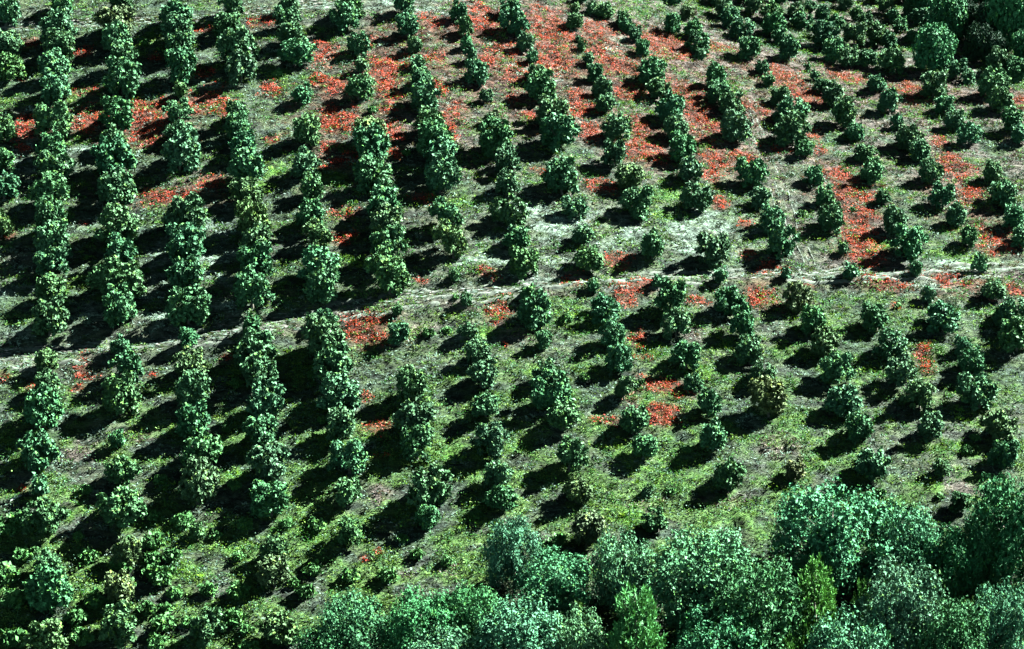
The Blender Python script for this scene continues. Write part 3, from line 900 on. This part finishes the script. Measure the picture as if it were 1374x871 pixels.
# leafy weeds
x, y, g = scatter(3.0, 410)
gm = patch_mask(x, y, 'green', 0.7)
low = smooth(25, -40, y)
pr = gm * 0.7 + 0.06 + 0.06 * low + 0.65 * smooth(0.50, 0.58, fbm(x / 3.5 + 3, y / 2.2, 6, 4) + 0.035 * low)
pr = pr * (1 - 0.8 * np.exp(-((y - np.interp(x, *TRACK)) / 1.5) ** 2)) * (1 - 0.8 * crest_mask(x, y))
pr = pr * (1 - 0.9 * patch_mask(x, y, 'pale', 0.6)) * (1 - 0.8 * patch_mask(x, y, 'red', 0.6))
ok = g.random(len(x)) < pr
x, y, gm = x[ok], y[ok], gm[ok]
n, per = len(x), 16
cl = np.repeat(np.stack([x, y, height(x, y, True)], 1), per, 0)
rad = np.repeat((0.20 + 0.62 * g.random(n) ** 2) * (1 + 0.4 * smooth(10, -45, y)), per)
off = normalize(g.normal(size=(n * per, 3))) * rad[:, None] * np.array([1, 1, 0.6])
off[:, 2] = np.abs(off[:, 2])
V, F = leaves(cl + off, normalize(off + g.normal(size=off.shape) * 0.25 + np.array([0, 0, 0.1])), 0.14 + 0.15 * g.random(n * per),
              0.08 + 0.06 * g.random(n * per), g)
kind = np.repeat(g.random(n), per)
c1 = lerp_palette(g, n * per, (0.03, 0.12, 0.03), (0.07, 0.22, 0.05))
c2 = lerp_palette(g, n * per, (0.08, 0.17, 0.03), (0.18, 0.28, 0.05))
c3 = lerp_palette(g, n * per, (0.045, 0.11, 0.07), (0.10, 0.20, 0.14))
colr = 0.85 * np.where((kind < 0.35)[:, None], c1, np.where((kind < 0.65)[:, None], c2, c3))
link('weed_cover', mesh_arrays('weed_cover', V, F, MAT_WEED, {'leaf_tone': np.repeat(colr, 4, 0)}), kind='stuff',
     label='leafy green and yellow weeds spreading between orchard rows', category='weeds')

# red ground plants
x, y, g = scatter(60, 420)
rm = patch_mask(x, y, 'red', 0.75)
ok = g.random(len(x)) < smooth(0.05, 0.95, rm) * (0.06 + 0.94 * smooth(0.40, 0.60, fbm(x / 0.9, y / 0.6, 3, 2)))
x, y = x[ok], y[ok]
n = len(x)
B = np.stack([x, y, height(x, y, True) + 0.02 + 0.14 * g.random(n)], 1)
ax = normalize(np.stack([g.normal(size=n), g.normal(size=n) - 0.3, 0.35 + 0.5 * g.random(n)], 1))
V, F = leaves(B, ax, 0.14 + 0.16 * g.random(n), 0.09 + 0.07 * g.random(n), g, 0.1, 0.15)
far = smooth(-35, 60, y)[:, None]
c1 = lerp_palette(g, n, (0.27, 0.026, 0.016), (0.54, 0.06, 0.036))
c2 = lerp_palette(g, n, (0.15, 0.05, 0.034), (0.25, 0.085, 0.06))
colr = np.where((g.random(n) < 0.78 - 0.55 * smooth(15, 75, y) * smooth(-15, 30, x))[:, None], c1, c2)
link('red_ground_plants', mesh_arrays('red_ground_plants', V, F, MAT_WEED, {'leaf_tone': np.repeat(colr, 4, 0)}), kind='stuff',
     label='bright red low plants growing in patches on the hillside', category='ground cover')

# a bleached fallen branch on the lower slope
b0, b1 = cast(13, 675), cast(29, 667)
lv, lf = tube([b0 + [0, 0, 0.22], (b0 + b1) / 2 + [0, 0, 0.3], b1 + [0, 0, 0.2]], [0.16, 0.13, 0.08], 8)
m, nt, out = new_mat('bleached_wood')
tc = node(nt, 'ShaderNodeTexCoord')
p = node(nt, 'ShaderNodeBsdfPrincipled')
nt.links.new(mix_rgb(nt, noise_fac(nt, tc.outputs['Object'], 6, 4), (0.22, 0.24, 0.22), (0.5, 0.53, 0.5)), p.inputs['Base Color'])
p.inputs['Roughness'].default_value = 0.9
nt.links.new(p.outputs[0], out.inputs['Surface'])
link('fallen_branch', mesh_arrays('fallen_branch', lv, lf, m, smooth_shade=True), None,
     label='bleached pale fallen branch lying in the grass', category='branch')

# ------------------------------------------------------------------ low earth banks along the terrace and beside the wheel ruts
m, nt, out = new_mat('trodden_earth')
tc = node(nt, 'ShaderNodeTexCoord')
p = node(nt, 'ShaderNodeBsdfPrincipled')
ec = mix_rgb(nt, noise_fac(nt, tc.outputs['Object'], 1.6, 5), (0.022, 0.026, 0.02), (0.10, 0.11, 0.09))
nt.links.new(ec, p.inputs['Base Color'])
p.inputs['Roughness'].default_value = 0.95
nt.links.new(p.outputs[0], out.inputs['Surface'])
MAT_EARTH = m


def bank(name, pts, high, wide, seed, label, sway_m=0.9):
    """ridge of earth along pts (n,2), with uneven height and breaks"""
    n = len(pts)
    t = np.gradient(pts, axis=0); t /= np.linalg.norm(t, axis=1, keepdims=True)
    q = np.stack([-t[:, 1], t[:, 0]], 1)
    along = np.arange(n) * 0.35
    sway = (fbm(along / 3.0 + seed * 7, along * 0 + seed, seed % 8, 3) - 0.5) * sway_m
    hh = high * np.clip(smooth(0.40, 0.60, fbm(along / 2.5 + 31 * seed, along * 0, (seed + 3) % 8, 3)) * 1.2 - 0.1, 0, 1)
    rows = []
    for off, up in ((-0.5, -0.08), (-0.22, 0.8), (0.12, 1.0), (0.5, -0.08)):
        xy = pts + q * (sway + off * wide)[:, None]
        rows.append(np.stack([xy[:, 0], xy[:, 1], height(xy[:, 0], xy[:, 1], True) - 0.05 + np.where(up > 0, hh * up, -0.05)], 1))
    V = np.stack(rows, 1).reshape(-1, 3)
    i = (np.arange(n - 1)[:, None] * 4 + np.arange(3)[None]).ravel()
    F = np.stack([i, i + 1, i + 5, i + 4], 1)
    link(name, mesh_arrays(name, V, F, MAT_EARTH), None, kind='structure', label=label)


xs = np.arange(-72, 92, 0.35)
for k, d in enumerate((-2.2, -1.0, 0.4, 1.7)):
    bank('terrace_edge', np.stack([xs, np.interp(xs, *TRACK) + d], 1), 0.26, 0.6, k, 'low uneven earth step along the grassy terrace')
ys = np.arange(RUTS[0][0], RUTS[0][-1], 0.35)
for k, d in enumerate((-1.15, -0.3, 0.4, 1.2)):
    bank('rut_edge', np.stack([np.interp(ys, *RUTS) + d, ys], 1), 0.09, 0.34, 10 + k, 'low earth rim beside a wheel rut climbing the slope', 0.35)
